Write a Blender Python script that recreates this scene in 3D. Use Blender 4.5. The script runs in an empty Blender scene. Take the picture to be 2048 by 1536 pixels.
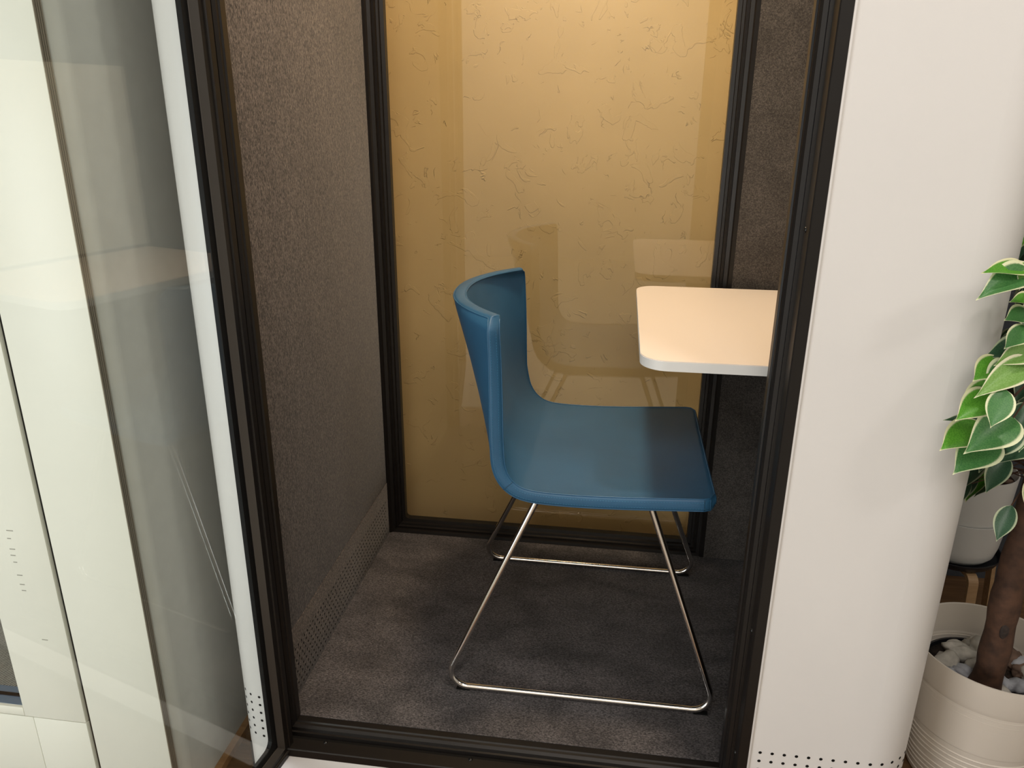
import bpy, bmesh, math, random
from mathutils import Vector, Matrix, noise
random.seed(7)
S = bpy.context.scene
COL = S.collection
PI = math.pi

# ------------------------------------------------------------------ camera
F = 1538.0                                   # focal length in pixels of a 2048 px wide frame
down = Vector((990 - 1024, 5080 - 768, F)).normalized()
fwd = Vector((1250 - 1024, 221 - 768, F)); fwd = (fwd - down * fwd.dot(down)).normalized()
rgt = down.cross(fwd)
R = Matrix((rgt, fwd, -down))                # image axes (right, down, forward) -> world
CAM = Vector((0, 0, 1.13))
cam_d = bpy.data.cameras.new('camera'); cam = bpy.data.objects.new('camera', cam_d); COL.objects.link(cam)
cam_d.sensor_width = 36; cam_d.lens = 36 * F / 2048; cam_d.clip_start = 0.02
a, b, c = R @ Vector((1, 0, 0)), R @ Vector((0, -1, 0)), R @ Vector((0, 0, -1))
M = Matrix((a, b, c)).transposed().to_4x4(); M.translation = CAM
cam.matrix_world = M
S.camera = cam
def at_y(px, py, y):
    r = R @ Vector((px - 1024, py - 768, F)); return CAM + r * (y / r.y)

# ------------------------------------------------------------------ world, lights, exposure
S.view_settings.view_transform = 'Standard'
S.view_settings.look = 'None'
S.view_settings.gamma = 1
S.view_settings.use_curve_mapping = False
S.view_settings.exposure = 0.75
w = bpy.data.worlds.new('world'); S.world = w; w.use_nodes = True
w.node_tree.nodes['Background'].inputs[0].default_value = (0.9, 0.95, 1, 1)
w.node_tree.nodes['Background'].inputs[1].default_value = 0.3
def area(name, loc, target, size, power, color, sy=None, spread=180):
    l = bpy.data.lights.new(name, 'AREA'); l.energy = power; l.color = color; l.size = size
    if sy: l.shape = 'RECTANGLE'; l.size_y = sy
    l.spread = math.radians(spread)
    o = bpy.data.objects.new(name, l); COL.objects.link(o); o.location = loc
    o.rotation_euler = (Vector(target) - Vector(loc)).to_track_quat('-Z', 'Y').to_euler()
    return o
# the lamp in the booth's ceiling, the downlights and daylight of the office, plus two added fills
area('booth_ceiling_light', (-.12, 1.47, 2.06), (-.12, 1.47, 0), .16, 8.8, (1, .76, .50))
area('office_downlight', (.49, .74, 2.52), (.44, .80, 0), .10, 3.6, (1, .90, .80), spread=150)
area('office_fill_light', (.05, -.7, 2.45), (-.3, .9, .5), 1.0, 11.5, (1, .93, .88))  # added fill from above the camera, not a known lamp
area('office_side_light', (1.9, -.3, 2.5), (.8, 1.1, .3), .28, 4.5, (1, .94, .88))
area('daylight_from_the_left', (-1.9, -1.0, .55), (-.8, 1.0, .4), 1.3, 24, (.95, .96, .97))
area('front_wall_fill', (-.4, -2.0, 2.45), (-.4, -3.1, .9), 1.6, 26, (1, .92, .80), sy=.5)  # added, unseen: brightens the front wall that the rear pane mirrors

# ------------------------------------------------------------------ materials
def mat(name):
    m = bpy.data.materials.new(name); m.use_nodes = True
    nt = m.node_tree; return m, nt, nt.nodes['Principled BSDF']
def N(nt, t, **kw):
    n = nt.nodes.new(t)
    for k, v in kw.items(): setattr(n, k, v)
    return n
def simple(name, col, rough=.5, metal=0, noise_amt=.0, nscale=40, bump=0, bscale=300, spec=None, coat=0):
    m, nt, p = mat(name)
    p.inputs['Base Color'].default_value = (*col, 1); p.inputs['Roughness'].default_value = rough
    p.inputs['Metallic'].default_value = metal
    if spec is not None: p.inputs['Specular IOR Level'].default_value = spec
    if coat: p.inputs['Coat Weight'].default_value = coat; p.inputs['Coat Roughness'].default_value = .1
    tc = N(nt, 'ShaderNodeTexCoord')
    n = N(nt, 'ShaderNodeTexNoise'); n.inputs['Scale'].default_value = nscale; n.inputs['Detail'].default_value = 4
    nt.links.new(tc.outputs['Object'], n.inputs['Vector'])
    r = N(nt, 'ShaderNodeValToRGB')
    r.color_ramp.elements[0].position = .3; r.color_ramp.elements[1].position = .7
    r.color_ramp.elements[0].color = (*[x * (1 - noise_amt) for x in col], 1)
    r.color_ramp.elements[1].color = (*[min(1, x * (1 + noise_amt)) for x in col], 1)
    nt.links.new(n.outputs[0], r.inputs[0]); nt.links.new(r.outputs[0], p.inputs['Base Color'])
    if bump:
        n2 = N(nt, 'ShaderNodeTexNoise'); n2.inputs['Scale'].default_value = bscale
        nt.links.new(tc.outputs['Object'], n2.inputs['Vector'])
        bp = N(nt, 'ShaderNodeBump'); bp.inputs['Strength'].default_value = bump; bp.inputs['Distance'].default_value = .001
        nt.links.new(n2.outputs[0], bp.inputs['Height']); nt.links.new(bp.outputs[0], p.inputs['Normal'])
    return m
def felt(name, dark, light, scale, blotch=.25, stretch=(1, 1, 1)):
    m, nt, p = mat(name)
    p.inputs['Roughness'].default_value = .95; p.inputs['Specular IOR Level'].default_value = .15
    p.inputs['Sheen Weight'].default_value = .15
    tc = N(nt, 'ShaderNodeTexCoord')
    mpg = N(nt, 'ShaderNodeMapping'); mpg.inputs['Scale'].default_value = stretch
    nt.links.new(tc.outputs['Object'], mpg.inputs['Vector'])
    def nz(s, d=3, dist=0):
        n = N(nt, 'ShaderNodeTexNoise'); n.inputs['Scale'].default_value = s; n.inputs['Detail'].default_value = d
        n.inputs['Distortion'].default_value = dist
        nt.links.new(mpg.outputs[0], n.inputs['Vector']); return n
    a = nz(scale, 4, .8); b2 = nz(14, 3, .5); c2 = nz(scale * .35, 2, 2)
    r = N(nt, 'ShaderNodeValToRGB')
    r.color_ramp.elements[0].position = .38; r.color_ramp.elements[1].position = .70
    r.color_ramp.elements[0].color = (*dark, 1); r.color_ramp.elements[1].color = (*light, 1)
    mx = N(nt, 'ShaderNodeMath', operation='MULTIPLY_ADD'); mx.inputs[1].default_value = .35
    nt.links.new(c2.outputs[0], mx.inputs[0])
    sc = N(nt, 'ShaderNodeMath', operation='MULTIPLY_ADD'); sc.inputs[1].default_value = 1.0; sc.inputs[2].default_value = -.175
    nt.links.new(a.outputs[0], sc.inputs[0]); nt.links.new(sc.outputs[0], mx.inputs[2])
    nt.links.new(mx.outputs[0], r.inputs[0])
    mr = N(nt, 'ShaderNodeMapRange'); mr.inputs['From Min'].default_value = .35; mr.inputs['From Max'].default_value = .65
    mr.inputs['To Min'].default_value = 1 - blotch; mr.inputs['To Max'].default_value = 1 + blotch
    nt.links.new(b2.outputs[0], mr.inputs['Value'])
    hs = N(nt, 'ShaderNodeHueSaturation')
    nt.links.new(mr.outputs[0], hs.inputs['Value']); nt.links.new(r.outputs[0], hs.inputs['Color'])
    nt.links.new(hs.outputs[0], p.inputs['Base Color'])
    bp = N(nt, 'ShaderNodeBump'); bp.inputs['Strength'].default_value = .3; bp.inputs['Distance'].default_value = .0008
    nt.links.new(mx.outputs[0], bp.inputs['Height']); nt.links.new(bp.outputs[0], p.inputs['Normal'])
    return m
def plaster():
    m, nt, p = mat('trowelled_plaster')
    p.inputs['Roughness'].default_value = .75; p.inputs['Specular IOR Level'].default_value = .2
    tc = N(nt, 'ShaderNodeTexCoord')
    def nz(s, d, dist, off=(0, 0, 0)):
        mp = N(nt, 'ShaderNodeMapping'); mp.inputs['Location'].default_value = off
        nt.links.new(tc.outputs['Object'], mp.inputs['Vector'])
        n = N(nt, 'ShaderNodeTexNoise'); n.inputs['Scale'].default_value = s; n.inputs['Detail'].default_value = d
        n.inputs['Distortion'].default_value = dist
        nt.links.new(mp.outputs[0], n.inputs['Vector']); return n
    def m2(op, x, y=None, v=None):
        n = N(nt, 'ShaderNodeMath', operation=op)
        nt.links.new(x, n.inputs[0])
        if y is not None: nt.links.new(y, n.inputs[1])
        if v is not None: n.inputs[1].default_value = v
        return n.outputs[0]
    # thin ridges left by the trowel: contour lines of a noise, masked to sparse places
    a = nz(11, 4, 1.0); ln = m2('SUBTRACT', a.outputs[0], v=.5); ln = m2('ABSOLUTE', ln)
    mr = N(nt, 'ShaderNodeMapRange'); mr.inputs['From Min'].default_value = 0; mr.inputs['From Max'].default_value = .009
    mr.inputs['To Min'].default_value = 1; mr.inputs['To Max'].default_value = 0
    nt.links.new(ln, mr.inputs['Value'])
    k = nz(24, 2, 0, (3, 1, 5)); ms = N(nt, 'ShaderNodeMapRange')
    ms.inputs['From Min'].default_value = .57; ms.inputs['From Max'].default_value = .62
    nt.links.new(k.outputs[0], ms.inputs['Value'])
    ridge = m2('MULTIPLY', mr.outputs[0], ms.outputs[0])
    # steps: terraces of another noise
    t = nz(15, 5, .9, (7, 2, 1)); st = N(nt, 'ShaderNodeMapRange')
    st.inputs['From Min'].default_value = .60; st.inputs['From Max'].default_value = .612
    nt.links.new(t.outputs[0], st.inputs['Value'])
    f = nz(90, 3, 1); s3 = m2('MULTIPLY', f.outputs[0], v=.10)
    lowf = nz(3.5, 2, 0, (1, 1, 1)); s4 = m2('MULTIPLY', lowf.outputs[0], v=1.2)
    h = m2('ADD', m2('ADD', m2('MULTIPLY', ridge, v=.9), m2('MULTIPLY', st.outputs[0], v=.5)), m2('ADD', s3, s4))
    bp = N(nt, 'ShaderNodeBump'); bp.inputs['Strength'].default_value = .8; bp.inputs['Distance'].default_value = .0022
    nt.links.new(h, bp.inputs['Height']); nt.links.new(bp.outputs[0], p.inputs['Normal'])
    r = N(nt, 'ShaderNodeValToRGB')
    r.color_ramp.elements[0].position = .3; r.color_ramp.elements[1].position = .7
    r.color_ramp.elements[0].color = (.66, .455, .215, 1); r.color_ramp.elements[1].color = (.73, .505, .245, 1)
    nt.links.new(lowf.outputs[0], r.inputs[0]); nt.links.new(r.outputs[0], p.inputs['Base Color'])
    return m
def glass(name, tint, ior=1.5):
    m = bpy.data.materials.new(name); m.use_nodes = True; nt = m.node_tree
    for n in list(nt.nodes): nt.nodes.remove(n)
    out = N(nt, 'ShaderNodeOutputMaterial'); mx = N(nt, 'ShaderNodeMixShader')
    fr = N(nt, 'ShaderNodeFresnel'); fr.inputs['IOR'].default_value = ior
    tr = N(nt, 'ShaderNodeBsdfTransparent'); tr.inputs[0].default_value = (*tint, 1)
    gl = N(nt, 'ShaderNodeBsdfGlossy'); gl.inputs['Roughness'].default_value = 0.0
    # the same reflectance on the way in and on the way out (no total reflection in a parallel pane)
    geo = N(nt, 'ShaderNodeNewGeometry'); vm = N(nt, 'ShaderNodeVectorMath', operation='DOT_PRODUCT')
    nt.links.new(geo.outputs['Normal'], vm.inputs[0]); nt.links.new(geo.outputs['Incoming'], vm.inputs[1])
    ab = N(nt, 'ShaderNodeMath', operation='ABSOLUTE'); nt.links.new(vm.outputs['Value'], ab.inputs[0])
    om = N(nt, 'ShaderNodeMath', operation='SUBTRACT'); om.inputs[0].default_value = 1; nt.links.new(ab.outputs[0], om.inputs[1])
    pw = N(nt, 'ShaderNodeMath', operation='POWER'); nt.links.new(om.outputs[0], pw.inputs[0]); pw.inputs[1].default_value = 5
    f0 = ((ior - 1) / (ior + 1)) ** 2
    ma = N(nt, 'ShaderNodeMath', operation='MULTIPLY_ADD'); ma.inputs[1].default_value = 1 - f0; ma.inputs[2].default_value = f0
    nt.links.new(pw.outputs[0], ma.inputs[0]); nt.nodes.remove(fr)
    nt.links.new(ma.outputs[0], mx.inputs[0]); nt.links.new(tr.outputs[0], mx.inputs[1]); nt.links.new(gl.outputs[0], mx.inputs[2])
    nt.links.new(mx.outputs[0], out.inputs[0])
    return m
def wood(name, c1, c2, scale=(3, 30, 30), rough=.5):
    m, nt, p = mat(name); p.inputs['Roughness'].default_value = rough
    tc = N(nt, 'ShaderNodeTexCoord'); mp = N(nt, 'ShaderNodeMapping'); mp.inputs['Scale'].default_value = scale
    n = N(nt, 'ShaderNodeTexNoise'); n.inputs['Scale'].default_value = 3; n.inputs['Detail'].default_value = 6; n.inputs['Distortion'].default_value = .6
    nt.links.new(tc.outputs['Object'], mp.inputs[0]); nt.links.new(mp.outputs[0], n.inputs['Vector'])
    r = N(nt, 'ShaderNodeValToRGB'); r.color_ramp.elements[0].position = .3; r.color_ramp.elements[1].position = .7
    r.color_ramp.elements[0].color = (*c1, 1); r.color_ramp.elements[1].color = (*c2, 1)
    nt.links.new(n.outputs[0], r.inputs[0]); nt.links.new(r.outputs[0], p.inputs['Base Color'])
    bp = N(nt, 'ShaderNodeBump'); bp.inputs['Strength'].default_value = .3; bp.inputs['Distance'].default_value = .001
    nt.links.new(n.outputs[0], bp.inputs['Height']); nt.links.new(bp.outputs[0], p.inputs['Normal'])
    return m
def leafmat(name, g1, g2, margin):
    m, nt, p = mat(name); p.inputs['Roughness'].default_value = .38
    at = N(nt, 'ShaderNodeAttribute', attribute_name='rim')
    tc = N(nt, 'ShaderNodeTexCoord')
    n = N(nt, 'ShaderNodeTexNoise'); n.inputs['Scale'].default_value = 260; n.inputs['Detail'].default_value = 2
    n2 = N(nt, 'ShaderNodeTexNoise'); n2.inputs['Scale'].default_value = 45
    nt.links.new(tc.outputs['Object'], n.inputs['Vector']); nt.links.new(tc.outputs['Object'], n2.inputs['Vector'])
    ad = N(nt, 'ShaderNodeMath', operation='MULTIPLY_ADD'); ad.inputs[1].default_value = .28; ad.inputs[2].default_value = 0
    nt.links.new(n.outputs[0], ad.inputs[0])
    ad2 = N(nt, 'ShaderNodeMath', operation='ADD'); nt.links.new(ad.outputs[0], ad2.inputs[0]); nt.links.new(at.outputs['Fac'], ad2.inputs[1])
    r = N(nt, 'ShaderNodeValToRGB'); r.color_ramp.elements[0].position = .94; r.color_ramp.elements[1].position = .99
    r.color_ramp.elements[0].color = (0, 0, 0, 1); r.color_ramp.elements[1].color = (1, 1, 1, 1)
    nt.links.new(ad2.outputs[0], r.inputs[0])
    g = N(nt, 'ShaderNodeValToRGB'); g.color_ramp.elements[0].position = .35; g.color_ramp.elements[1].position = .65
    g.color_ramp.elements[0].color = (*g1, 1); g.color_ramp.elements[1].color = (*g2, 1)
    nt.links.new(n2.outputs[0], g.inputs[0])
    mx = N(nt, 'ShaderNodeMix', data_type='RGBA'); mx.inputs['B'].default_value = (*margin, 1)
    nt.links.new(r.outputs[0], mx.inputs['Factor']); nt.links.new(g.outputs[0], mx.inputs['A'])
    nt.links.new(mx.outputs['Result'], p.inputs['Base Color'])
    return m
def ribbed(name):
    m, nt, p = mat(name); p.inputs['Roughness'].default_value = .9
    tc = N(nt, 'ShaderNodeTexCoord'); mp = N(nt, 'ShaderNodeMapping'); mp.inputs['Rotation'].default_value = (0, 0, .5)
    wv = N(nt, 'ShaderNodeTexWave'); wv.inputs['Scale'].default_value = 60; wv.inputs['Distortion'].default_value = 2
    wv.inputs['Detail Scale'].default_value = 3
    nt.links.new(tc.outputs['Object'], mp.inputs[0]); nt.links.new(mp.outputs[0], wv.inputs['Vector'])
    r = N(nt, 'ShaderNodeValToRGB'); r.color_ramp.elements[0].color = (.09, .09, .085, 1); r.color_ramp.elements[1].color = (.42, .42, .38, 1)
    nt.links.new(wv.outputs['Fac'], r.inputs[0]); nt.links.new(r.outputs[0], p.inputs['Base Color'])
    return m
MF = felt('charcoal_felt', (.028, .024, .023), (.175, .146, .130), 460, .06, (1, 1, .45))
MC = felt('charcoal_carpet', (.034, .031, .032), (.140, .128, .129), 400, .25, (.6, 1, 1))
MG = felt('grey_felt', (.042, .037, .033), (.112, .097, .086), 400, .14)
MP = plaster()
MB = simple('dark_bronze_aluminium', (.0070, .0054, .0046), .40, 0, spec=.40)
MBD = simple('chamfer_sheen_grey', (.050, .045, .040), .30, .2)  # lighter than the frame: sheen put into the colour
MK = simple('black_gasket', (.004, .004, .004), .6, spec=.2)
MW = simple('cream_lacquer', (.72, .70, .678), .45, noise_amt=.015, nscale=5, bump=.04, bscale=500)
MW2 = simple('cream_board', (.80, .785, .70), .42, noise_amt=.02, nscale=4)
MWALL = simple('office_wall_paint', (.64, .63, .60), .8, noise_amt=.03)
MCEIL = simple('ceiling_paint', (.75, .73, .70), .9)
ML = simple('blue_leather', (.026, .105, .205), .40, noise_amt=.10, nscale=9, bump=.25, bscale=700, spec=.5)
MLD = simple('blue_piping', (.012, .07, .14), .45)
MST = simple('light_blue_thread', (.05, .20, .34), .6)
MCH = simple('chrome', (.78, .75, .72), .10, 1)
MT = simple('white_laminate', (.80, .72, .65), .45)
MTE = simple('white_edge_band', (.72, .72, .70), .45)
MFL = wood('brown_floorboards', (.10, .052, .022), (.20, .11, .05), (2, 25, 1))
MTRIM = wood('oak_trim', (.30, .15, .06), (.42, .23, .10))
MPLY = wood('board_edge', (.20, .17, .13), (.32, .27, .21), (30, 200, 1), .7)
MSTAND = wood('ash_wood', (.32, .19, .09), (.42, .27, .14))
MPOT = simple('cream_pot_glaze', (.66, .60, .52), .35, noise_amt=.02, nscale=6)
MPOT2 = simple('white_pot_glaze', (.62, .62, .60), .35, noise_amt=.02, nscale=6)
MSOIL = simple('dark_soil', (.03, .018, .012), .95, noise_amt=.7, nscale=160, bump=1, bscale=150)
MROCK = simple('pale_stone', (.52, .49, .43), .8, noise_amt=.22, nscale=60, bump=.4, bscale=150)
MROCK2 = simple('grey_stone', (.40, .41, .44), .8, noise_amt=.25, nscale=50, bump=.4, bscale=150)
MROCK3 = simple('brown_stone', (.16, .10, .07), .8, noise_amt=.3, nscale=60, bump=.4, bscale=150)
MROCK4 = simple('dull_grey_stone', (.16, .16, .15), .8, noise_amt=.3, nscale=60)
MBARK = simple('brown_bark', (.070, .033, .018), .8, noise_amt=.45, nscale=45, bump=.8, bscale=110)
MSAUC = simple('black_plastic', (.012, .013, .016), .3)
MCARP = ribbed('ribbed_grey_carpet')
MBLUE = simple('blue_grey_metal', (.14, .22, .34), .4, .2)
MGB = glass('back_pane_glass', (.95, .965, .955), 1.62)
MGD = glass('door_pane_glass', (.93, .955, .94), 1.60)
MLEAF = [leafmat('leaf_bright', (.07, .27, .02), (.13, .38, .035), (.82, .80, .50)),
         leafmat('leaf_mid', (.045, .17, .045), (.09, .24, .07), (.78, .80, .52)),
         leafmat('leaf_dark', (.022, .07, .035), (.045, .11, .055), (.45, .50, .33)),
         leafmat('leaf_pale', (.16, .33, .06), (.24, .42, .12), (.84, .82, .58))]
MLAMP = bpy.data.materials.new('lamp_lens'); MLAMP.use_nodes = True
_p = MLAMP.node_tree.nodes['Principled BSDF']; _p.inputs['Emission Color'].default_value = (1, .82, .6, 1); _p.inputs['Emission Strength'].default_value = 6

# ------------------------------------------------------------------ helpers
def mesh_obj(name, bm, m, parent=None, smooth=False):
    bmesh.ops.recalc_face_normals(bm, faces=bm.faces)
    me = bpy.data.meshes.new(name); bm.to_mesh(me); bm.free()
    if smooth:
        for p in me.polygons: p.use_smooth = True
    o = bpy.data.objects.new(name, me); COL.objects.link(o)
    for x in (m if isinstance(m, (list, tuple)) else [m]): me.materials.append(x)
    if parent: o.parent = parent; o.matrix_parent_inverse = parent.matrix_world.inverted() if False else Matrix.Translation(-parent.location) if parent.type == 'EMPTY' and parent.parent is None else Matrix()
    return o
def smooth_by_angle(o, ang=35):
    me = o.data
    for p in me.polygons: p.use_smooth = True
    me.set_sharp_from_angle(angle=math.radians(ang))
def thing(name, label, cat, loc=(0, 0, 0), group=None):
    o = bpy.data.objects.new(name, None); COL.objects.link(o); o.location = loc
    o.empty_display_size = .05
    o['label'] = label; o['category'] = cat
    if group: o['group'] = group
    return o
def tag(o, label, cat, group=None):
    o['label'] = label; o['category'] = cat
    if group: o['group'] = group
    return o
def box(bm, x0, x1, y0, y1, z0, z1, bev=0):
    vs = [bm.verts.new((x, y, z)) for x in (x0, x1) for y in (y0, y1) for z in (z0, z1)]
    fs = [(0, 1, 3, 2), (4, 6, 7, 5), (0, 4, 5, 1), (2, 3, 7, 6), (0, 2, 6, 4), (1, 5, 7, 3)]
    faces = [bm.faces.new([vs[i] for i in f]) for f in fs]
    if bev:
        es = list({e for f in faces for e in f.edges})
        bmesh.ops.bevel(bm, geom=es, offset=bev, segments=2, affect='EDGES', profile=.5)
    return vs
def boxobj(name, m, x0, x1, y0, y1, z0, z1, parent=None, bev=0):
    bm = bmesh.new(); box(bm, x0, x1, y0, y1, z0, z1, bev)
    o = mesh_obj(name, bm, m, parent)
    if bev: smooth_by_angle(o)
    return o
def struct(o): o['kind'] = 'structure'; return o
def fillet(pts, rad, k=6):
    out = [Vector(pts[0])]
    for i in range(1, len(pts) - 1):
        p0, p1, p2 = Vector(pts[i - 1]), Vector(pts[i]), Vector(pts[i + 1])
        d0, d1 = (p0 - p1).normalized(), (p2 - p1).normalized()
        th = d0.angle(d1); r = rad if not isinstance(rad, (list, tuple)) else rad[i]
        L = r / math.tan(th / 2); cdir = (d0 + d1).normalized(); cen = p1 + cdir * (r / math.sin(th / 2))
        s0, s1 = p1 + d0 * L - cen, p1 + d1 * L - cen
        for j in range(k + 1):
            t = j / k; a2 = s0.angle(s1)
            v = s0 * (math.sin((1 - t) * a2) / math.sin(a2)) + s1 * (math.sin(t * a2) / math.sin(a2))
            out.append(cen + v)
    out.append(Vector(pts[-1])); return out
def tube(bm, pts, r, seg=12, closed=False, cap=True, squash=None):
    pts = [Vector(p) for p in pts]; n = len(pts); rings = []
    t0 = (pts[1] - pts[0]).normalized(); up = Vector((0, 0, 1)) if abs(t0.z) < .9 else Vector((0, 1, 0))
    nrm = (up - t0 * up.dot(t0)).normalized()
    for i in range(n):
        if closed: t = (pts[(i + 1) % n] - pts[i - 1]).normalized()
        else: t = (pts[min(i + 1, n - 1)] - pts[max(i - 1, 0)]).normalized()
        nrm = (nrm - t * nrm.dot(t)).normalized(); bn = t.cross(nrm)
        rr = r[i] if isinstance(r, (list, tuple)) else r
        rings.append([bm.verts.new(pts[i] + (nrm * math.cos(2 * PI * j / seg) + bn * math.sin(2 * PI * j / seg)) * rr) for j in range(seg)])
    for i in range(n if closed else n - 1):
        A, B = rings[i], rings[(i + 1) % n]
        for j in range(seg): bm.faces.new((A[j], A[(j + 1) % seg], B[(j + 1) % seg], B[j]))
    if cap and not closed: bm.faces.new(rings[0][::-1]); bm.faces.new(rings[-1])
def lathe(bm, prof, cx, cy, seg=64, close=False):
    rings = [[bm.verts.new((cx + r * math.cos(2 * PI * j / seg), cy + r * math.sin(2 * PI * j / seg), z)) for j in range(seg)] if r > 1e-6 else [bm.verts.new((cx, cy, z))] for r, z in prof]
    for A, B in zip(rings, rings[1:]):
        for j in range(seg):
            k = (j + 1) % seg
            if len(A) == 1: bm.faces.new((A[0], B[k], B[j]))
            elif len(B) == 1: bm.faces.new((A[j], A[k], B[0]))
            else: bm.faces.new((A[j], A[k], B[k], B[j]))
def frame(bm, org, U, V, Nn, W, H, prof, rad=None, k=5):
    """picture frame: prof = closed list of (inset, depth); rad = corner radius per profile point"""
    loops = []
    for idx, (s, t) in enumerate(prof):
        rr = rad[idx] if rad else 0
        lp = []
        for (cu, cv, su, sv) in ((s, s, 1, 1), (W - s, s, -1, 1), (W - s, H - s, -1, -1), (s, H - s, 1, -1)):
            if rad and max(rad) > 0:
                e = max(rr, 1e-5)
                ang = []
                for j in range(k):
                    q = j / (k - 1) * PI / 2
                    ang.append((1 - math.sin(q), 1 - math.cos(q)))       # from along v side to along u side
                arc = [(cu + su * e * a1, cv + sv * e * b1) for (b1, a1) in ang] if (su * sv) > 0 else [(cu + su * e * a1, cv + sv * e * b1) for (a1, b1) in ang]
                lp += arc
            else: lp.append((cu, cv))
        loops.append([bm.verts.new(Vector(org) + U * u + V * v + Nn * t) for u, v in lp])
    n = len(loops[0])
    for i in range(len(loops)):
        A, B = loops[i], loops[(i + 1) % len(loops)]
        for j in range(n): bm.faces.new((A[j], A[(j + 1) % n], B[(j + 1) % n], B[j]))
X, Y, Z = Vector((1, 0, 0)), Vector((0, 1, 0)), Vector((0, 0, 1))
def wrap(bm, path, z0, z1, th):
    """thin standing sheet along a 2-D path; th to the left of the direction of travel"""
    n = len(path); nr = []
    for i in range(n):
        d = (Vector(path[min(i + 1, n - 1)]) - Vector(path[max(i - 1, 0)])).normalized(); nr.append(Vector((-d.y, d.x)))
    g = [[bm.verts.new((p[0] + q.x * t, p[1] + q.y * t, z)) for (t, z) in ((0, z0), (0, z1), (th, z1), (th, z0))] for p, q in zip(path, nr)]
    for A, B in zip(g, g[1:]):
        for j in range(4): bm.faces.new((A[j], A[(j + 1) % 4], B[(j + 1) % 4], B[j]))
    bm.faces.new(g[0][::-1]); bm.faces.new(g[-1])
def arc2(cx, cy, r, a0, a1, k=12):
    return [(cx + r * math.cos(math.radians(a0 + (a1 - a0) * i / k)), cy + r * math.sin(math.radians(a0 + (a1 - a0) * i / k))) for i in range(k + 1)]

# ------------------------------------------------------------------ the room
G = -.12
struct(boxobj('floor', MFL, -3.2, 2.6, .62, 2.4, G - .1, G))
MFC = simple('pale_office_carpet', (.46, .42, .36), .95, noise_amt=.08, nscale=200)
struct(boxobj('floor', MFC, -3.2, 2.6, -3.2, .6199, G - .1, G))
struct(boxobj('ceiling', MCEIL, -3.2, 2.6, -3.2, 2.4, 2.6, 2.7))
struct(boxobj('wall_back', MP, -3.2, .58, 2.05, 2.2, G, 2.6))
MDW = simple('dark_slate_tone', (.035, .04, .05), .8, noise_amt=.1)
struct(boxobj('wall_back', MDW, .5801, 2.6, 2.05, 2.2, G, 2.6))  # stretch of back wall right of the booth, in a darker tone
struct(boxobj('wall_right', MWALL, 2.5, 2.6, -3.2, 2.05, G, 2.6))
struct(boxobj('wall_front', MWALL, -3.2, 2.5, -3.3, -3.1, G, 2.6))

# wall beside the booth: a narrow painted return with a rounded corner, oak trim at its foot
bm = bmesh.new()
wx, yf, rc = -.738, 1.003, .022
wrap(bm, [(wx, 2.05), (wx, yf + rc)] + arc2(wx - rc, yf + rc, rc, 0, -90, 8) + [(-.95, yf)], G, 2.6, -.03)
o = struct(mesh_obj('wall_left', bm, MWALL)); smooth_by_angle(o)
bm = bmesh.new(); wrap(bm, [(wx + .014, 2.05), (wx + .014, yf + .02)] + arc2(wx - rc, yf + rc, rc + .014, 0, -80, 6), G, G + .016, -.014)
struct(mesh_obj('trim_1', bm, MTRIM))

# ------------------------------------------------------------------ neighbouring booth with cream boards
nb = thing('neighbouring_booth', 'cream panelled booth wall seen through the open glass door at the far left', 'booth', (-1.1, 1.1, G))
y0 = .985
boxobj('panel', MW2, -.8935, -.7505, y0, y0 + .0165, G + .01, 2.4, nb, .001)['label'] = 'cream board with a grey laminated edge'
o = boxobj('panel_edge', MPLY, -.7507, -.7498, y0 + .0006, y0 + .0160, G + .01, 2.4, nb)
for i, d in enumerate((.0045, .0085, .0125)): boxobj('groove_line', MB, -.7499, -.7495, y0 + d, y0 + d + .0004, G + .01, 2.4, nb)
boxobj('gap_strip', MB, -.900, -.893, y0 + .004, y0 + .016, G + .01, 2.4, nb)
# second board with a window opening low at the left
bm = bmesh.new()
box(bm, -1.020, -.8995, y0 - .004, y0 + .014, .118, 2.4); boxobj('stile', MW2, -1.020, -.8995, y0 - .004, y0 + .014, .088, 2.4, nb, .001)
bm.free()
boxobj('stile', MW2, -1.9, -1.72, y0 - .004, y0 + .014, .088, 2.4, nb, .001)
boxobj('sill_board', MW2, -1.72, -1.0205, y0 - .004, y0 + .014, .088, .106, nb, .001)
boxobj('lower_panel', MW2, -1.9, -1.004, y0 - .004, y0 + .014, G + .01, .0865, nb, .001)
boxobj('lower_panel', MW2, -1.0035, -.8995, y0 - .004, y0 + .014, G + .01, .0865, nb, .001)
boxobj('window_sill', MBLUE, -1.72, -1.0205, y0 + .002, y0 + .020, .100, .1065, nb)
boxobj('window_rail', MK, -1.72, -1.0205, y0 + .020, y0 + .027, .100, .108, nb)
boxobj('window_rail', MBLUE, -1.72, -1.0205, y0 + .027, y0 + .042, .100, .1075, nb)
boxobj('inner_floor', MCARP, -1.9, -.99, y0 + .042, 2.03, .09, .107, nb)
boxobj('inner_wall', MWALL, -.975, -.962, y0 + .03, 2.03, G + .01, 2.4, nb)
MSC = simple('grey_scuff', (.34, .33, .28), .7)
for sx, sz, l in ((-.966, .475, .012), (-.968, .46, .007), (-.968, .44, .01), (-.969, .428, .009), (-.967, .415, .007), (-.966, .39, .01), (-.965, .372, .009), (-.964, .36, .008), (-.948, .262, .011), (-.985, .61, .012)):
    boxobj('scuff_mark', MSC, sx, sx + l, y0 - .0043, y0 - .0040 if sx < -.9 else y0, sz, sz + .0018, nb)

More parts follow.
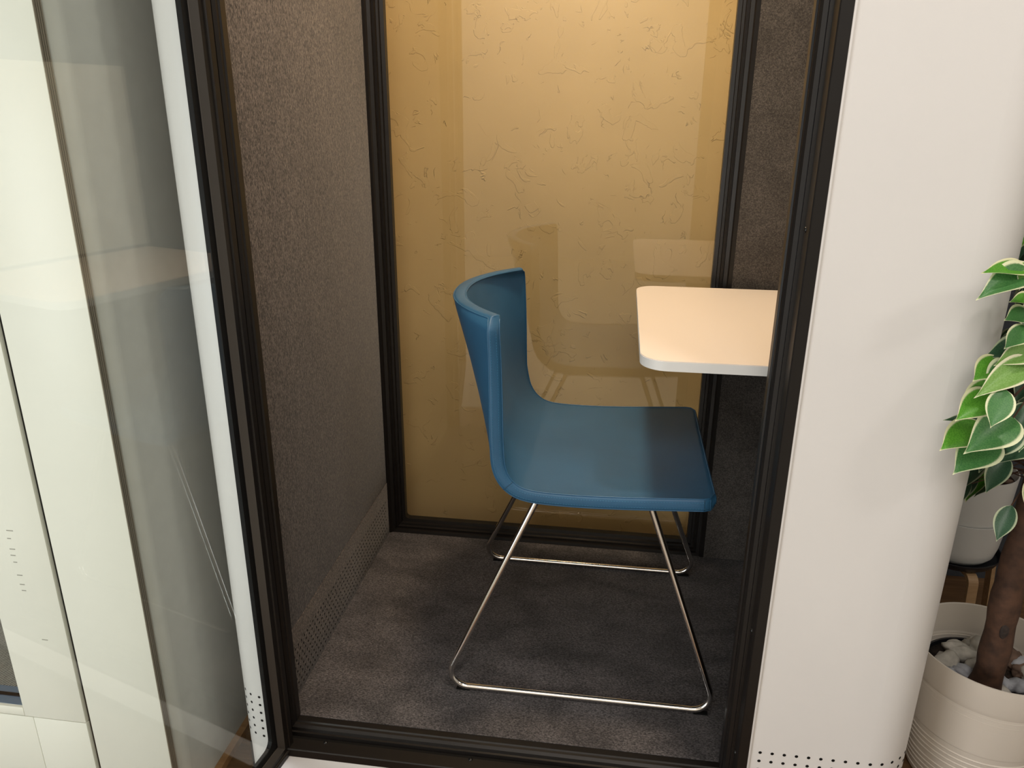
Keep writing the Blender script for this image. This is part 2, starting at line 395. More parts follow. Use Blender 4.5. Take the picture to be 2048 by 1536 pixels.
# ------------------------------------------------------------------ the booth
bt = thing('phone_booth', 'small one person office booth with felt walls, dark frame and rounded cream shell', 'booth', (-.07, 1.5, G))
YF, YI, YB = 1.080, 1.145, 1.846          # shell front, inner front, inner back
XL, XR = -.599, .500
TOP = 2.10
RC = .085; RL = .058
# cream shell
bm = bmesh.new(); wrap(bm, [(.2685, YF), (.30, YF), (.465, YF)] + arc2(.465, YF + RC, RC, -90, 0, 16) + [(.55, 1.95)], G + .02, 2.2, .012)
o = mesh_obj('shell_panel', bm, MW, bt); smooth_by_angle(o, 30)
bm = bmesh.new(); wrap(bm, [(-.670, 1.95)] + arc2(-.612, YF + RL, RL, 180, 270, 16) + [(-.6065, YF)], G + .02, 2.2, .012)
o = mesh_obj('shell_panel', bm, MW, bt); smooth_by_angle(o, 30)
boxobj('edge_lip', MW, .2675, .2720, YF - .0045, YF + .01, G + .02, 2.2, bt, .0018)
boxobj('plinth', MW, -.606, .268, YF - .005, YF + .012, G + .02, -.034, bt, .002)
boxobj('header', MW, -.606, .268, YF, YF + .012, 2.07, 2.2, bt)
boxobj('roof', MW, -.67, .55, YF, 1.95, 2.18, 2.2, bt)
boxobj('base', MB, -.66, .54, YF + .02, 1.94, G, -.036, bt)
# holes in the shell, a grid low on both front corners
def disc(bm, p, n, r, seg=8):
    n = n.normalized(); u = n.cross(Z).normalized(); v = u.cross(n)
    A = [bm.verts.new(p + (u * math.cos(2 * PI * i / seg) + v * math.sin(2 * PI * i / seg)) * r + n * .0003) for i in range(seg)]
    B = [bm.verts.new(p + (u * math.cos(2 * PI * i / seg) + v * math.sin(2 * PI * i / seg)) * r * .9 - n * .0002) for i in range(seg)]
    bm.faces.new(A); bm.faces.new(B[::-1])
    for i in range(seg): bm.faces.new((A[i], B[i], B[(i + 1) % seg], A[(i + 1) % seg]))
ZH, DZ = .0945, .0183
bm = bmesh.new(); bm2 = bmesh.new()
for k in range(6):
    z = ZH - k * DZ
    for i in range(24):
        s = .2880 + i * .0200
        if s < .465: p, n = Vector((s, YF, z)), Vector((0, -1, 0))
        else:
            q = (s - .465) / RC
            if q > 1.5: continue
            p, n = Vector((.465 + RC * math.sin(q), YF + RC - RC * math.cos(q), z)), Vector((math.sin(q), -math.cos(q), 0))
        disc(bm, p, n, .0030)
    for i in range(7):
        q = (.006 + i * .0200) / RL
        if q > 1.5: continue
        disc(bm2, Vector((-.612 - RL * math.sin(q), YF + RL - RL * math.cos(q), z)), Vector((-math.sin(q), -math.cos(q), 0)), .0028)
o = mesh_obj('vent_holes', bm, MK, bt); o['kind'] = 'stuff'
o = mesh_obj('vent_holes', bm2, MK, bt); o['kind'] = 'stuff'

# floor and felt linings
boxobj('floor_carpet', MC, XL - .01, XR, YI, YB + .06, -.035, 0, bt)
boxobj('felt_panel', MF, XL - .03, XL, YF + .04, YB + .05, .1570, TOP, bt, .0008)['label'] = 'charcoal felt lining of the left wall'
boxobj('perforated_felt_strip', MF, XL - .03, XL + .0012, YF + .04, YB + .05, 0.0, .1558, bt, .0008)
boxobj('felt_panel', MG, .272, XR + .02, YB, YB + .06, 0, TOP, bt)['label'] = 'charcoal felt panel right of the rear window'
boxobj('felt_panel', MG, XR, XR + .02, YF + .04, YB, 0, TOP, bt)
boxobj('felt_panel', MG, .27, XR, YI - .03, YI, 0, TOP, bt)
boxobj('white_board', MW2, XR - .006, XR, 1.17, 1.82, .75, 1.235, bt, .001)
boxobj('ceiling_lining', MG, XL, XR, YF + .02, YB + .1, TOP, TOP + .06, bt)
bm = bmesh.new()
for r_ in range(8):
    for c_ in range(43):
        z = .012 + r_ * .0135; y = 1.165 + c_ * .0155 + (.00775 if r_ % 2 else 0)
        disc(bm, Vector((XL + .0012, y, z)), Vector((1, 0, 0)), .0025, 8)
o = mesh_obj('perforation', bm, MK, bt); o['kind'] = 'stuff'
bm = bmesh.new(); lathe(bm, [(0, 2.092), (.07, 2.092), (.075, 2.096), (.075, 2.10)], -.12, 1.47, 32); mesh_obj('ceiling_lamp', bm, MLAMP, bt)

# rear window: dark terraced frame and pane
bm = bmesh.new()
prof = [(0, 0), (.009, 0), (.012, .004), (.020, .006), (.021, .014), (.027, .014), (.0285, .020), (.034, .021), (.035, .029), (.0435, .031), (.0435, .05), (0, .05)]
rad = [0] * 8 + [0, .010, .010, 0]
frame(bm, (-.601, YB, -.012), X, Z, Y, .873, 2.1, prof, rad)
o = mesh_obj('rear_window_frame', bm, MB, bt)
boxobj('rear_glass_pane', MGB, -.575, .245, 1.8785, 1.8845, .015, 2.07, bt)
boxobj('back_panel', MW, .245, .54, YB + .06, 1.95, -.03, 2.18, bt)
boxobj('back_panel', MW, -.66, -.60, YB + .06, 1.95, -.03, 2.18, bt)

# front door frame
bm = bmesh.new()
prof = [(0, 0), (.0155, 0), (.0170, .0020), (.0170, .028), (.0120, .030), (.0120, .038), (.0200, .0395), (.0205, .0435), (.0265, .045), (.0300, .0500), (.0305, .055), (.0330, .057), (.0330, .072), (0, .072)]
frame(bm, (-.606, YF - .005, -.034), X, Z, Y, .874, 2.14, prof)
o = mesh_obj('door_frame', bm, MB, bt)
bm = bmesh.new()
frame(bm, (-.606, YF - .005, -.034), X, Z, Y, .874, 2.14, [(.0120, .0302), (.0125, .0302), (.0125, .0378), (.0120, .0378)])
mesh_obj('rubber_seal', bm, MK, bt)
def screw(p, n):
    bm = bmesh.new(); n = Vector(n); u = Vector((n.y, n.z, n.x)); v = n.cross(u)
    for k, (r, h) in enumerate(((.0044, .0), (.0042, .0014), (.0024, .0026))):
        ring = [bm.verts.new(Vector(p) + n * h + (u * math.cos(i * PI / 4) + v * math.sin(i * PI / 4)) * r) for i in range(8)]
        if k:
            for i in range(8): bm.faces.new((old[i], old[(i + 1) % 8], ring[(i + 1) % 8], ring[i]))
        old = ring
    bm.faces.new(old); mesh_obj('screw', bm, MK2, bt, True)
MK2 = simple('black_screw', (.02, .02, .02), .2, .6)
for x in (-.505, -.222, .06): screw((x, YF + .0205, -.0172), (0, 0, 1))
for z in (.33, .98, 1.5): screw((.2508, YF + .0150, z), (-1, 0, 0))
screw((.2508, YF + .015, .075), (-1, 0, 0))

# glass door standing open
dr = bpy.data.objects.new('door', None); COL.objects.link(dr); dr.parent = bt; dr.matrix_parent_inverse = Matrix.Translation(-bt.location)
dr['label'] = 'open glass door with a dark bronze frame'
az = math.radians(9.2)
dU = Vector((-math.sin(az), -math.cos(az), 0)); dN = Vector((math.cos(az), -math.sin(az), 0))
hinge = Vector((-.5665, 1.092, -.035))
def mo(name, bm, m, smooth=False):
    o = mesh_obj(name, bm, m, None, smooth); o.parent = dr; return o
bm = bmesh.new()
prof = [(0, 0), (0, -.020), (.012, -.022), (.0125, -.020), (.026, -.022), (.040, -.030), (.040, -.040), (0, -.040)]
frame(bm, hinge + Vector((0, 0, 0)), dU, Z, dN, .80, 2.09, [(0, 0), (.0105, 0), (.0120, .0015), (.0132, 0), (.0136, -.002), (.0225, -.003), (.0315, -.012), (.0315, -.030), (0, -.030)])
mo('leaf_frame', bm, MB)
bm = bmesh.new(); frame(bm, hinge, dU, Z, dN, .80, 2.09, [(.0228, -.0024), (.0312, -.0112), (.0316, -.0122), (.0228, -.0034)])  # thin strip over the chamfer, carrying its painted sheen
mo('chamfer_sheen', bm, MBD)['label'] = 'grey strip painted as the sheen on the frame chamfer'
bm = bmesh.new()
prof = [(.0310, -.0135), (.0415, -.0150), (.0415, -.0235), (.0310, -.0235)]
frame(bm, hinge, dU, Z, dN, .80, 2.09, prof, [0, .018, .018, 0], 6); mo('black_border', bm, MK)
bm = bmesh.new()
vs = []
for (u, v) in ((.032, .032), (.768, .032), (.768, 2.058), (.032, 2.058)):
    for t in (-.016, -.022): vs.append(bm.verts.new(hinge + dU * u + Z * v + dN * t))
for f in ((0, 2, 4, 6), (1, 7, 5, 3), (0, 1, 3, 2), (2, 3, 5, 4), (4, 5, 7, 6), (6, 7, 1, 0)): bm.faces.new([vs[i] for i in f])
mo('glass_pane', bm, MGD)
# ------------------------------------------------------------------ table
t_ = thing('fixed_table', 'white laminate table top with rounded corners fixed inside the booth, right of the blue chair', 'table', (.27, 1.5, .73))
x0, x1, ya, yb = .0485, .4935, 1.232, 1.815
def rrect(x0, x1, ya, yb, r):
    return arc2(x0 + r, ya + r, r, 180, 270, 10) + arc2(x1 - .01, ya + .01, .01, 270, 360, 3) + arc2(x1 - .01, yb - .01, .01, 0, 90, 3) + arc2(x0 + r, yb - r, r, 90, 180, 10)
def slab(bm, pts, z0, z1):
    A = [bm.verts.new((*p, z0)) for p in pts]; B = [bm.verts.new((*p, z1)) for p in pts]
    bm.faces.new(A[::-1]); top = bm.faces.new(B)
    for i in range(len(pts)): bm.faces.new((A[i], A[(i + 1) % len(pts)], B[(i + 1) % len(pts)], B[i]))
bm = bmesh.new(); slab(bm, rrect(x0, x1, ya, yb, .045), .7395, .7412); o = mesh_obj('table_top', bm, MT, t_)
bm = bmesh.new(); slab(bm, rrect(x0 - .0006, x1, ya - .0006, yb + .0006, .0456), .7235, .7397); o = mesh_obj('edge_band', bm, MTE, t_); smooth_by_angle(o, 30)
boxobj('wall_bracket', MB, .40, .499, 1.30, 1.34, .60, .7235, t_)
boxobj('wall_bracket', MB, .40, .499, 1.66, 1.70, .60, .7235, t_)

# ------------------------------------------------------------------ chair
ch = thing('sled_chair', 'blue leather chair with a curved back on a chrome sled base', 'chair', (-.03, 1.51, 0))
prof = [(-.2030, .789), (-.1990, .715), (-.1965, .640), (-.1955, .590), (-.1935, .548), (-.1860, .505), (-.1670, .4765), (-.133, .4630), (-.054, .4600), (.037, .4625), (.12, .467), (.199, .4715)]
def catmull(P, n):
    P = [Vector((x, 0, z)) for x, z in P]; out = []
    for i in range(len(P) - 1):
        p0, p1, p2, p3 = P[max(i - 1, 0)], P[i], P[i + 1], P[min(i + 2, len(P) - 1)]
        for j in range(n):
            t = j / n
            out.append(.5 * ((2 * p1) + (p2 - p0) * t + (2 * p0 - 5 * p1 + 4 * p2 - p3) * t * t + (3 * p1 - p0 - 3 * p2 + p3) * t ** 3))
    out.append(P[-1]); return out
cl = catmull(prof, 6)
TH = .0235; HW = .2305; YC = 1.5025
nn = len(cl)
nrmls = []
for i in range(nn):
    d = (cl[min(i + 1, nn - 1)] - cl[max(i - 1, 0)]).normalized(); nrmls.append(Vector((d.z, 0, -d.x)) * -1)   # towards the sitter
# arc length
sl = [0]
for i in range(1, nn): sl.append(sl[-1] + (cl[i] - cl[i - 1]).length)
LT = sl[-1]
def bulge(z):
    t = max(0, min(1, (z - .47) / (.789 - .47))); return .092 * (t ** .85) * (1 if t > .0 else 0)
def hw_at(s):
    r = .022; e = min(s, LT - s)
    return HW - (r - math.sqrt(max(0, r * r - (r - e) ** 2)) if e < r else 0)
def surf(i, v, off):
    """v in -1..1 across, off = offset along the normal (0 = sitting face, -TH = back face)"""
    p = cl[i]; hw = hw_at(sl[i]); b_ = bulge(p.z); pr = (1 - abs(v) ** 2.3)
    q = Vector((p.x - b_ * pr - .006 * v * min(1, b_ / .03), YC + hw * v, p.z + .0005))
    # normal of the bowed back turns inwards towards the wings
    n = nrmls[i].copy()
    if b_ > 0:
        dydx = b_ * 2.3 * abs(v) ** 1.3 * (1 if v > 0 else -1) / hw
        n = (n + Vector((0, -dydx, 0)) * abs(n.x)).normalized()
    if p.z < .475 and p.x > -.15:
        q.z -= .004 * math.sin(PI * max(0, min(1, (p.x + .15) / .35))) * (1 - v * v)   # a shallow dish in the seat
    # narrower towards the base of the back is not needed: the sides run parallel
    return q + n * off
NV = 22
vals = [math.sin(PI / 2 * (-1 + 2 * j / NV)) * .999 for j in range(NV + 1)]
def ring(bm, i, inset=0, sh=0):
    """one closed section of the shell; inset shrinks the thickness (end caps)"""
    hi, lo = -inset, -TH + inset
    pts = []
    for v in vals: pts.append(surf(i, v, hi))
    pts += [surf(i, 1, hi - .0016) + Y * .0018, surf(i, 1, hi - .0055) + Y * .0030, surf(i, 1, (hi + lo) / 2) + Y * .0034, surf(i, 1, lo + .0055) + Y * .0030, surf(i, 1, lo + .0016) + Y * .0018]
    for v in reversed(vals): pts.append(surf(i, v, lo))
    pts += [surf(i, -1, lo + .0016) - Y * .0018, surf(i, -1, lo + .0055) - Y * .0030, surf(i, -1, (hi + lo) / 2) - Y * .0034, surf(i, -1, hi - .0055) - Y * .0030, surf(i, -1, hi - .0016) - Y * .0018]
    d = (cl[min(i + 1, nn - 1)] - cl[max(i - 1, 0)]).normalized() * sh
    return [bm.verts.new(p + d) for p in pts]
bm = bmesh.new(); rs = []
rs.append(ring(bm, 0, .006, -.0035)); rs.append(ring(bm, 0, .002, -.0022))
for i in range(nn): rs.append(ring(bm, i))
rs.append(ring(bm, nn - 1, .002, .0022)); rs.append(ring(bm, nn - 1, .006, .0035))
for A, B in zip(rs, rs[1:]):
    L = len(A)
    for j in range(L): bm.faces.new((A[j], A[(j + 1) % L], B[(j + 1) % L], B[j]))
def cap(bm, rr, flip):
    n = NV + 1
    top = rr[:n]; bot = rr[n + 5:n + 5 + n][::-1]
    for j in range(n - 1): bm.faces.new((top[j], top[j + 1], bot[j + 1], bot[j]))
    bm.faces.new([top[-1]] + rr[n:n + 5] + [bot[-1]]); bm.faces.new([bot[0]] + rr[2 * n + 5:] + [top[0]])
cap(bm, rs[0], 0); cap(bm, rs[-1], 1)
o = mesh_obj('leather_shell', bm, ML, ch, True); o['label'] = 'seat and backrest in one blue leather shell'
# raised seams around both faces
def rim_path(off, inset):
    P = []
    for i in range(1, nn): P.append(surf(i, -1 + inset, off))
    for v in vals[1:-1]: P.append(surf(nn - 1, v, off))
    for i in reversed(range(1, nn)): P.append(surf(i, 1 - inset, off))
    for v in reversed(vals[1:-1]): P.append(surf(0, v, off))
    return P
for off in (.0003, -TH - .0003):
    bm = bmesh.new(); tube(bm, rim_path(off, .0), .0014, 6, closed=True); mesh_obj('piping', bm, ML if off > 0 else ML, ch, True)
ib = min(range(nn), key=lambda k: abs(cl[k].z - .480) + (0 if cl[k].x < -.1 else 1))
for sgn in (-1, 1):
    for P, rr_ in (([surf(ib, sgn, -t) + Y * sgn * .0036 for t in (.0005, .006, .012, .018, TH)], .0010),
                   ([surf(nn - 2, sgn, -t) + Y * sgn * .0034 for t in (.001, .006, .012, .018, TH - .001)], .0007),
                   ([surf(nn - 3, sgn, -t) + Y * sgn * .0034 for t in (.001, .006, .012, .018, TH - .001)], .0007)):
        bm = bmesh.new(); tube(bm, P, rr_, 6); mesh_obj('seam_line', bm, MLD, ch, True)
bm = bmesh.new()
def stitches(P, step=.0050, ln=.0028):
    acc = 0
    for p, q in zip(P, P[1:]):
        L = (q - p).length; d = (q - p).normalized(); s = -acc
        s = (step - acc) if acc else 0
        while s < L:
            tube(bm, [p + d * s, p + d * (s + ln)], .00036, 4); s += step
        acc = (L - (s - step)) % step
for sgn in (-1, 1):
    stitches([surf(i, sgn, -.0062) + Y * sgn * .0034 for i in range(2, nn - 2)])
    stitches([surf(i, sgn, -TH + .0058) + Y * sgn * .0036 for i in range(2, nn - 2)])
o = mesh_obj('stitching', bm, MST, ch); o['kind'] = 'stuff'
# chrome sled frames
RT = .0064
for (yt, yb_, xl, xr, xt0, xt1) in ((1.305, 1.264, -.3115, .2430, -.122, .083), (1.705, 1.7515, -.314, .243, -.120, .081)):
    bm = bmesh.new()
    pts = [(xt0 + .03, yt, .4315), (xt0 - .004, yt, .4315), (xl, yb_, RT + .001), (xr, yb_, RT + .001), (xt1 + .004, yt, .4345), (xt1 - .03, yt, .4345)]
    tube(bm, fillet(pts, [0, .014, .034, .034, .014, 0], 8), RT, 14)
    mesh_obj('sled_leg', bm, MCH, ch, True)
for x, z in ((-.100, .4315), (.060, .4345)):
    bm = bmesh.new(); tube(bm, [(x, 1.300, z), (x, 1.708, z)], .0055, 10); mesh_obj('cross_bar', bm, MCH, ch, True)
for x, y in ((-.268, 1.264), (.212, 1.264), (-.270, 1.7515), (.212, 1.7515)):
    boxobj('foot_glide', MK, x - .014, x + .014, y - .005, y + .005, .0002, .0030, ch)

# ------------------------------------------------------------------ plants and pots
def rock(bm, c, sx, sy, sz, rot, seed, sub=2):
    r = bmesh.ops.create_icosphere(bm, subdivisions=sub, radius=1)
    rm = Matrix.Rotation(rot, 3, 'Z') @ Matrix.Rotation(.4 * math.sin(seed), 3, 'X')
    for v in r['verts']:
        p = v.co.copy(); n = noise.noise(p * 1.1 + Vector((seed * 3.1, seed, 0))); n2 = noise.noise(p * 2.6 + Vector((0, seed * 2, seed)))
        # facet the stone a little
        p = p * (1 + .5 * n + .26 * n2 - .16 * abs(n2 + n)); p = Vector((p.x * sx, p.y * sy, p.z * sz))
        v.co = rm @ p + Vector(c)
PC = Vector((.745, 1.322))
pot = thing('ribbed_planter', 'large cream planter with ribbed lower half, holding the variegated plant beside the booth', 'planter', (PC.x, PC.y, G))
bm = bmesh.new()
prof = [(0, G + .002), (.095, G + .002), (.103, G + .006)]
zz = G + .012
while zz < .112:
    t = (zz - G) / .30; r = .103 + .031 * t ** .8
    prof += [(r, zz), (r + .0003, zz + .0052), (r - .0012, zz + .0066), (r + .0020, zz + .0076), (r + .0022, zz + .0086), (r + .0006, zz + .0100)]
    zz += .0115 if int(zz * 1000) % 3 else .0165
prof += [(.1342, .127), (.1360, .178), (.1362, .1800), (.1345, .1805), (.1325, .179), (.130, .12), (.122, .02), (0, .02)]
lathe(bm, prof, PC.x, PC.y, 96); o = mesh_obj('pot_body', bm, MPOT, pot); smooth_by_angle(o, 50)
bm = bmesh.new(); lathe(bm, [(0, .100), (.108, .100), (.108, .112), (.112, .112), (.112, .03)], PC.x, PC.y, 64); o = mesh_obj('nursery_pot', bm, MSAUC, pot); smooth_by_angle(o, 40)
bm = bmesh.new(); lathe(bm, [(0, .108), (.05, .107), (.107, .104), (.107, .095), (0, .095)], PC.x, PC.y, 40); mesh_obj('soil', bm, MSOIL, pot, True)
# the stones (px, py, size along x, along y, height, turn, material)
stones = [(1893, 1322, .022, .016, .013, .4, MROCK), (1920, 1306, .026, .015, .014, -.5, MROCK), (1916, 1287, .021, .012, .009, .1, MROCK), (1941, 1287, .016, .014, .012, .8, MROCK),
          (1957, 1302, .021, .018, .018, 1.2, MROCK), (1924, 1343, .012, .023, .011, .65, MROCK2), (1953, 1336, .016, .014, .013, .3, MROCK), (1905, 1341, .011, .010, .008, .2, MROCK2),
          (1991, 1381, .020, .012, .010, -.2, MROCK), (2011, 1366, .008, .012, .010, .3, MROCK2), (2036, 1373, .016, .014, .012, .5, MROCK2), (2040, 1306, .020, .016, .014, .9, MROCK3),
          (2030, 1330, .018, .010, .010, -.6, MROCK3), (2052, 1345, .020, .014, .010, .2, MROCK3), (2072, 1350, .018, .014, .012, 1, MROCK), (2080, 1320, .018, .015, .012, .2, MROCK2), (1985, 1290, .018, .015, .012, .7, MROCK3), (2060, 1290, .02, .014, .012, .7, MROCK)]
def at_z(px, py, z):
    r = R @ Vector((px - 1024, py - 768, F)); return CAM + r * ((z - CAM.z) / r.z)
for i, (px, py, sx, sy, sz, rt, m) in enumerate(stones):
    p = at_z(px, py, .118); d = Vector((p.x - PC.x, p.y - PC.y))
    lim = .100 - max(sx, sy) * 1.0
    if d.length > lim: d = d.normalized() * lim
    bm = bmesh.new(); rock(bm, (PC.x + d.x, PC.y + d.y, .107 + sz * .95), sx * 1.3, sy * 1.3, sz * 1.3, rt, i + 1, 3)
    o = mesh_obj('stone', bm, m, None, True)
    SL = {0: 'large pale stone at the far left of the ribbed planter, against the shell', 1: 'pale stone in the middle of the cluster left of the trunk', 2: 'rounded pale stone at the back left of the ribbed planter', 3: 'small pale stone touching the back of the cluster left of the trunk',
          4: 'pale peaked stone leaning against the left side of the trunk', 5: 'long blue grey stone at the front rim, left of the trunk', 6: 'grey stone tucked under the left foot of the trunk', 7: 'small grey stone at the left front rim of the ribbed planter',
          8: 'flat pale stone at the front rim, below the trunk', 9: 'small upright grey stone just right of the foot of the trunk', 10: 'round blue grey stone at the front rim, right of the trunk', 11: 'large brown stone right of the trunk in the ribbed planter'}
    if i in SL: tag(o, SL[i], 'stone', 'stones in the ribbed planter')
    else: tag(o, 'pale stone lying on the soil of the ribbed planter' if m != MROCK3 else 'brown stone lying on the soil of the ribbed planter', 'stone', 'stones in the ribbed planter' if m != MROCK3 else 'brown stones in the ribbed planter')
    if m == MROCK2 and i not in SL: o['label'] = 'blue grey stone lying on the soil of the ribbed planter'; o['group'] = 'grey stones in the ribbed planter'
TX, TY = .722, 1.276
pl = thing('potted_plant', 'variegated plant with cream edged green leaves on a brown trunk', 'plant', (TX, TY, .10))
bm = bmesh.new()
P = []; rr = []
for i in range(40):
    z = .085 + i * .026
    P.append((TX + .003 * math.sin(i * .5), TY + .003 * math.cos(i * .4), z)); rr.append(.0262 - .00022 * i + .0012 * math.sin(i * 1.7) + (.003 if i < 2 else 0))
tube(bm, P, rr, 20)
for v in bm.verts:
    n = noise.noise(v.co * 30) * .0018; d = Vector((v.co.x - TX, v.co.y - TY, 0)).normalized(); v.co += d * n
mesh_obj('trunk', bm, MBARK, pl, True)
kp = Vector((TX - .004, TY - .0245, .262))
bm = bmesh.new(); bmesh.ops.create_icosphere(bm, subdivisions=3, radius=1)
for v in bm.verts: v.co = Vector((v.co.x * .008, v.co.y * .003, v.co.z * .017)) + kp
mesh_obj('knot', bm, simple('dark_knot', (.03, .02, .016), .8, noise_amt=.4, nscale=120, bump=.6), pl, True)

def leaf_mesh(width, fold, curl, wav, mati):
    me_b = bmesh.new(); NU, NW = 14, 6; grid = []; lay = me_b.verts.layers.float.new('rim')
    for i in range(NU + 1):
        t = i / NU
        sn = max(0, math.sin(PI * min(1, t ** .86))); wd = width * .97 * (sn ** .75 if t < .42 else sn ** (.75 + 1.0 * (t - .42))) * (1 - .15 * t) + (.003 if t in (0, 1) else 0)
        row = []
        for j in range(NW + 1):
            s = -1 + 2 * j / NW; s2 = math.copysign(abs(s) ** .75, s) if s else 0
            z = fold * abs(s2) * wd - curl * t * t + wav * math.sin(t * 9 + s) * abs(s)
            v = me_b.verts.new((t, s2 * wd, z)); v[lay] = max(abs(s2), 0 if t < .55 else (t - .55) / .45 * .9) if j not in (0, NW) else 1
            row.append(v)
        grid.append(row)
    for i in range(NU):
        for j in range(NW): me_b.faces.new((grid[i][j], grid[i + 1][j], grid[i + 1][j + 1], grid[i][j + 1]))
    me = bpy.data.meshes.new('leaf'); me_b.to_mesh(me); me_b.free()
    for p in me.polygons: p.use_smooth = True
    me.materials.append(MLEAF[mati]); return me
LM = [[leaf_mesh(.30 + .03 * k, .25 + .1 * k, .12 + .09 * k, .012, mi) for k in range(3)] for mi in range(4)]
def put_leaf(base, tip, mi, k, nhint, ws=1.0, par=None):
    o = bpy.data.objects.new('leaf', LM[mi][k % 3]); COL.objects.link(o); o.parent = par or pl
    d = tip - base; L = d.length; ex = d.normalized(); ez = (nhint - ex * nhint.dot(ex)).normalized(); ey = ez.cross(ex)
    m = Matrix((ex * L, ey * L * ws, ez * L)).transposed().to_4x4(); m.translation = base - (par or pl).location
    o.matrix_basis = m
    return o
# leaves one by one: tip px, base px, depth of tip, of base, tint, width scale
LV = [(1886, 891, 1969, 849, 1.00, 1.05, 0, 1.0), (1916, 933, 1990, 880, .99, 1.04, 1, 1.1), (1950, 890, 2027, 836, .97, 1.02, 1, 1.0), (1894, 834, 1980, 842, 1.045, 1.065, 2, .55),
      (1921, 828, 1992, 790, .99, 1.03, 0, 1.05), (1927, 820, 1995, 768, 1.01, 1.04, 0, 1.0), (1984, 853, 2012, 780, .96, .99, 1, 1.15), (1969, 778, 2066, 722, .97, 1.03, 3, .62),
      (1981, 770, 2034, 732, .99, 1.03, 1, 1.1), (1951, 754, 2010, 720, 1.0, 1.04, 0, 1.1), (2005, 720, 2070, 698, 1.0, 1.04, 3, .8), (1989, 699, 2056, 698, 1.03, 1.06, 2, .95),
      (2014, 690, 2062, 655, 1.0, 1.04, 1, .9), (1984, 915, 2042, 850, 1.01, 1.04, 2, .95), (1978, 568, 2066, 548, .98, 1.03, 1, .75), (1976, 533, 2062, 541, .99, 1.04, 0, .62),
      (2022, 628, 2068, 636, 1.03, 1.06, 1, 1.2), (2034, 592, 2066, 605, 1.04, 1.06, 0, 1.0), (1933, 792, 1978, 758, 1.06, 1.07, 2, .8), (2008, 912, 2062, 888, 1.05, 1.10, 2, .8),
      (2026, 872, 2052, 806, 1.02, 1.05, 2, .9), (2040, 905, 2056, 830, 1.03, 1.05, 1, .9), (2000, 560, 2060, 530, 1.06, 1.09, 2, .8), (2046, 560, 2064, 528, 1.0, 1.04, 3, .8)]
Rn = random.Random(3)
bmb = bmesh.new()
for i, (tx, ty, bx, by, yt, yb2, mi, ws) in enumerate(LV):
    tip, base = at_y(tx, ty, yt), at_y(bx, by, yb2)
    nh = Vector((-.25 + Rn.uniform(-.25, .25), -.75, .75 + Rn.uniform(-.25, .25)))
    put_leaf(base, tip, mi, i, nh, ws)
    q = Vector((TX - .03, TY - .05, base.z + .06))
    tube(bmb, [q, (base + q) / 2 + Vector((0, 0, .012)), base], .0011, 5)
# the rest of the crown, around the trunk
for i in range(330):
    z = Rn.uniform(.52, 1.15)
    a_ = Rn.uniform(0, 2 * PI); rad_ = Rn.uniform(.05, .23)
    base = Vector((TX + rad_ * math.cos(a_), TY + rad_ * math.sin(a_), z))
    if base.x < .60 and base.y > 1.02: continue
    if base.y < 1.04 and base.x < .66: continue
    if base.x < .645 and z > .60 and base.y < 1.12: continue
    dr_ = Vector((math.cos(a_) * .8, math.sin(a_) * .8, -.5 - Rn.random() * .5)).normalized()
    tip = base + dr_ * Rn.uniform(.055, .08)
    if tip.x < .585: tip.x = .585
    put_leaf(base, tip, Rn.choice((1, 2, 2, 2, 0)), i, Vector((dr_.x * .4, dr_.y * .4 - .2, .8)), Rn.uniform(.75, 1.05))
    q = Vector((TX, TY, z + .02)); tube(bmb, [q, (q + base) / 2 + Vector((0, 0, .012)), base], .0012, 4)
mesh_obj('branches', bmb, MBARK, pl)['kind'] = 'stuff'

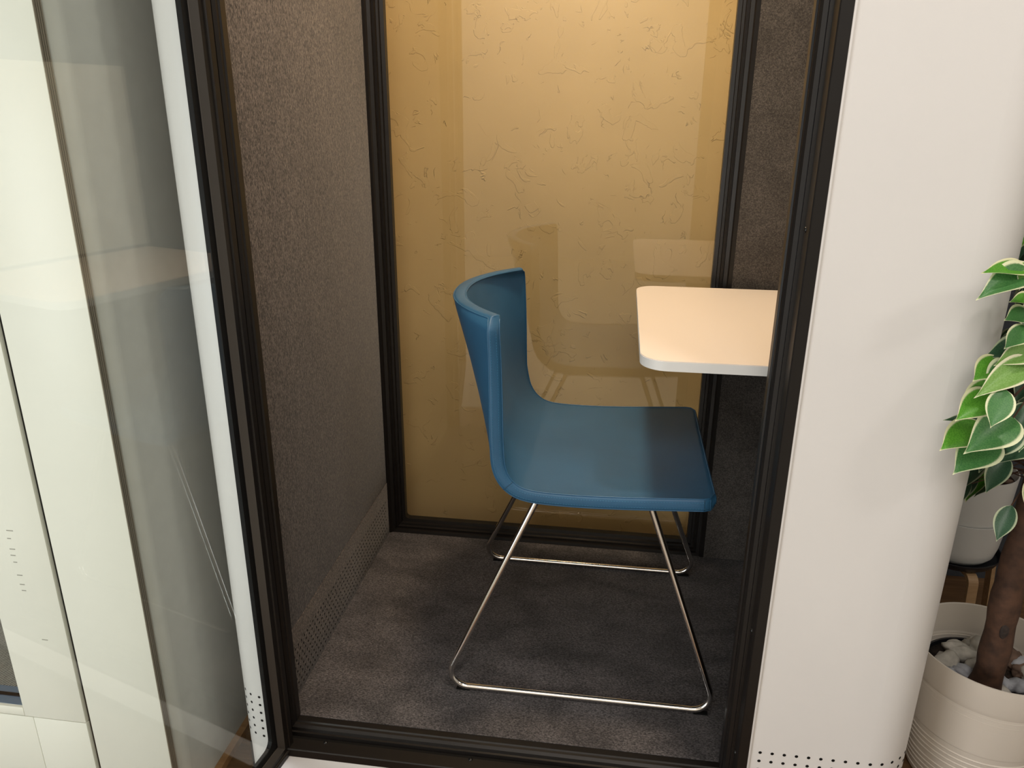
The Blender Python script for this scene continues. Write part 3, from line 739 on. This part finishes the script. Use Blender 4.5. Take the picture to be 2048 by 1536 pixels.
# second pot on a wooden stand
QC = Vector((.850, 1.775)); QZ = .020
st = thing('plant_stand', 'low ash wood plant stand with bent legs, in the corner behind the ribbed planter', 'plant stand', (QC.x, QC.y, G))
for ang in (277, 7, 97, 187):
    a_ = math.radians(ang); d = Vector((math.cos(a_), math.sin(a_), 0)); s_ = Vector((-d.y, d.x, 0))
    bm = bmesh.new()
    path = fillet([Vector((QC.x, QC.y, .109)) + d * .01, Vector((QC.x, QC.y, .109)) + d * .105, Vector((QC.x, QC.y, G)) + d * .125], .018, 6)
    ringp = None
    for i, p in enumerate(path):
        tn = (path[min(i + 1, len(path) - 1)] - path[max(i - 1, 0)]).normalized(); n_ = s_.cross(tn)
        rg = [bm.verts.new(p + s_ * (.0115 * x_) + n_ * (.0045 * y_)) for x_, y_ in ((-1, -1), (1, -1), (1, 1), (-1, 1))]
        if ringp:
            for j in range(4): bm.faces.new((ringp[j], ringp[(j + 1) % 4], rg[(j + 1) % 4], rg[j]))
        else: bm.faces.new(rg[::-1])
        ringp = rg
    bm.faces.new(ringp); mesh_obj('leg', bm, MSTAND, st)
p2 = thing('small_planter', 'white two tiered planter on the wooden stand, in the corner behind the trunk', 'planter', (QC.x, QC.y, .114))
bm = bmesh.new(); lathe(bm, [(r, z + QZ) for r, z in [(0, .094), (.085, .094), (.098, .100), (.104, .112), (.1045, .116), (.1025, .116), (.097, .104), (0, .100)]], QC.x, QC.y, 64)
o = mesh_obj('saucer', bm, MSAUC, p2); smooth_by_angle(o, 50)
bm = bmesh.new(); lathe(bm, [(r, z + QZ) for r, z in [(0, .101), (.060, .101), (.078, .106), (.088, .118), (.093, .14), (.1005, .212), (.1010, .2155), (.0985, .216), (.096, .206), (.05, .2)]], QC.x, QC.y, 80)
o = mesh_obj('lower_tier', bm, MPOT2, p2); smooth_by_angle(o, 50)
bm = bmesh.new(); lathe(bm, [(r, z * 1.03 + QZ - .003) for r, z in [(.05, .2), (.0935, .205), (.0955, .22), (.1010, .318), (.1010, .321), (.0985, .321), (.0965, .31), (.094, .28), (0, .28)]], QC.x, QC.y, 80)
o = mesh_obj('upper_tier', bm, MPOT2, p2); smooth_by_angle(o, 50)
bm = bmesh.new(); lathe(bm, [(r, z + .026) for r, z in [(0, .302), (.095, .300), (.095, .28), (0, .28)]], QC.x, QC.y, 48); mesh_obj('soil', bm, MSOIL, p2)
for i in range(20):
    a_ = Rn.uniform(0, 2 * PI); r_ = .082 * math.sqrt(Rn.random()); s_ = Rn.uniform(.006, .012)
    bm = bmesh.new(); rock(bm, (QC.x + r_ * math.cos(a_), QC.y + r_ * math.sin(a_), .328 + s_ * .4), s_ * 1.3, s_, s_ * .7, a_, i + 40, 2)
    mesh_obj('pebble', bm, MROCK3 if i % 4 else MROCK4, None, True)
    tag(bpy.data.objects[-1] if False else COL.objects[-1], 'small dark pebble on the soil of the white two tiered planter' if i % 4 else 'small grey pebble on the soil of the white two tiered planter', 'pebble', 'dark pebbles in the small planter' if i % 4 else 'grey pebbles in the small planter')
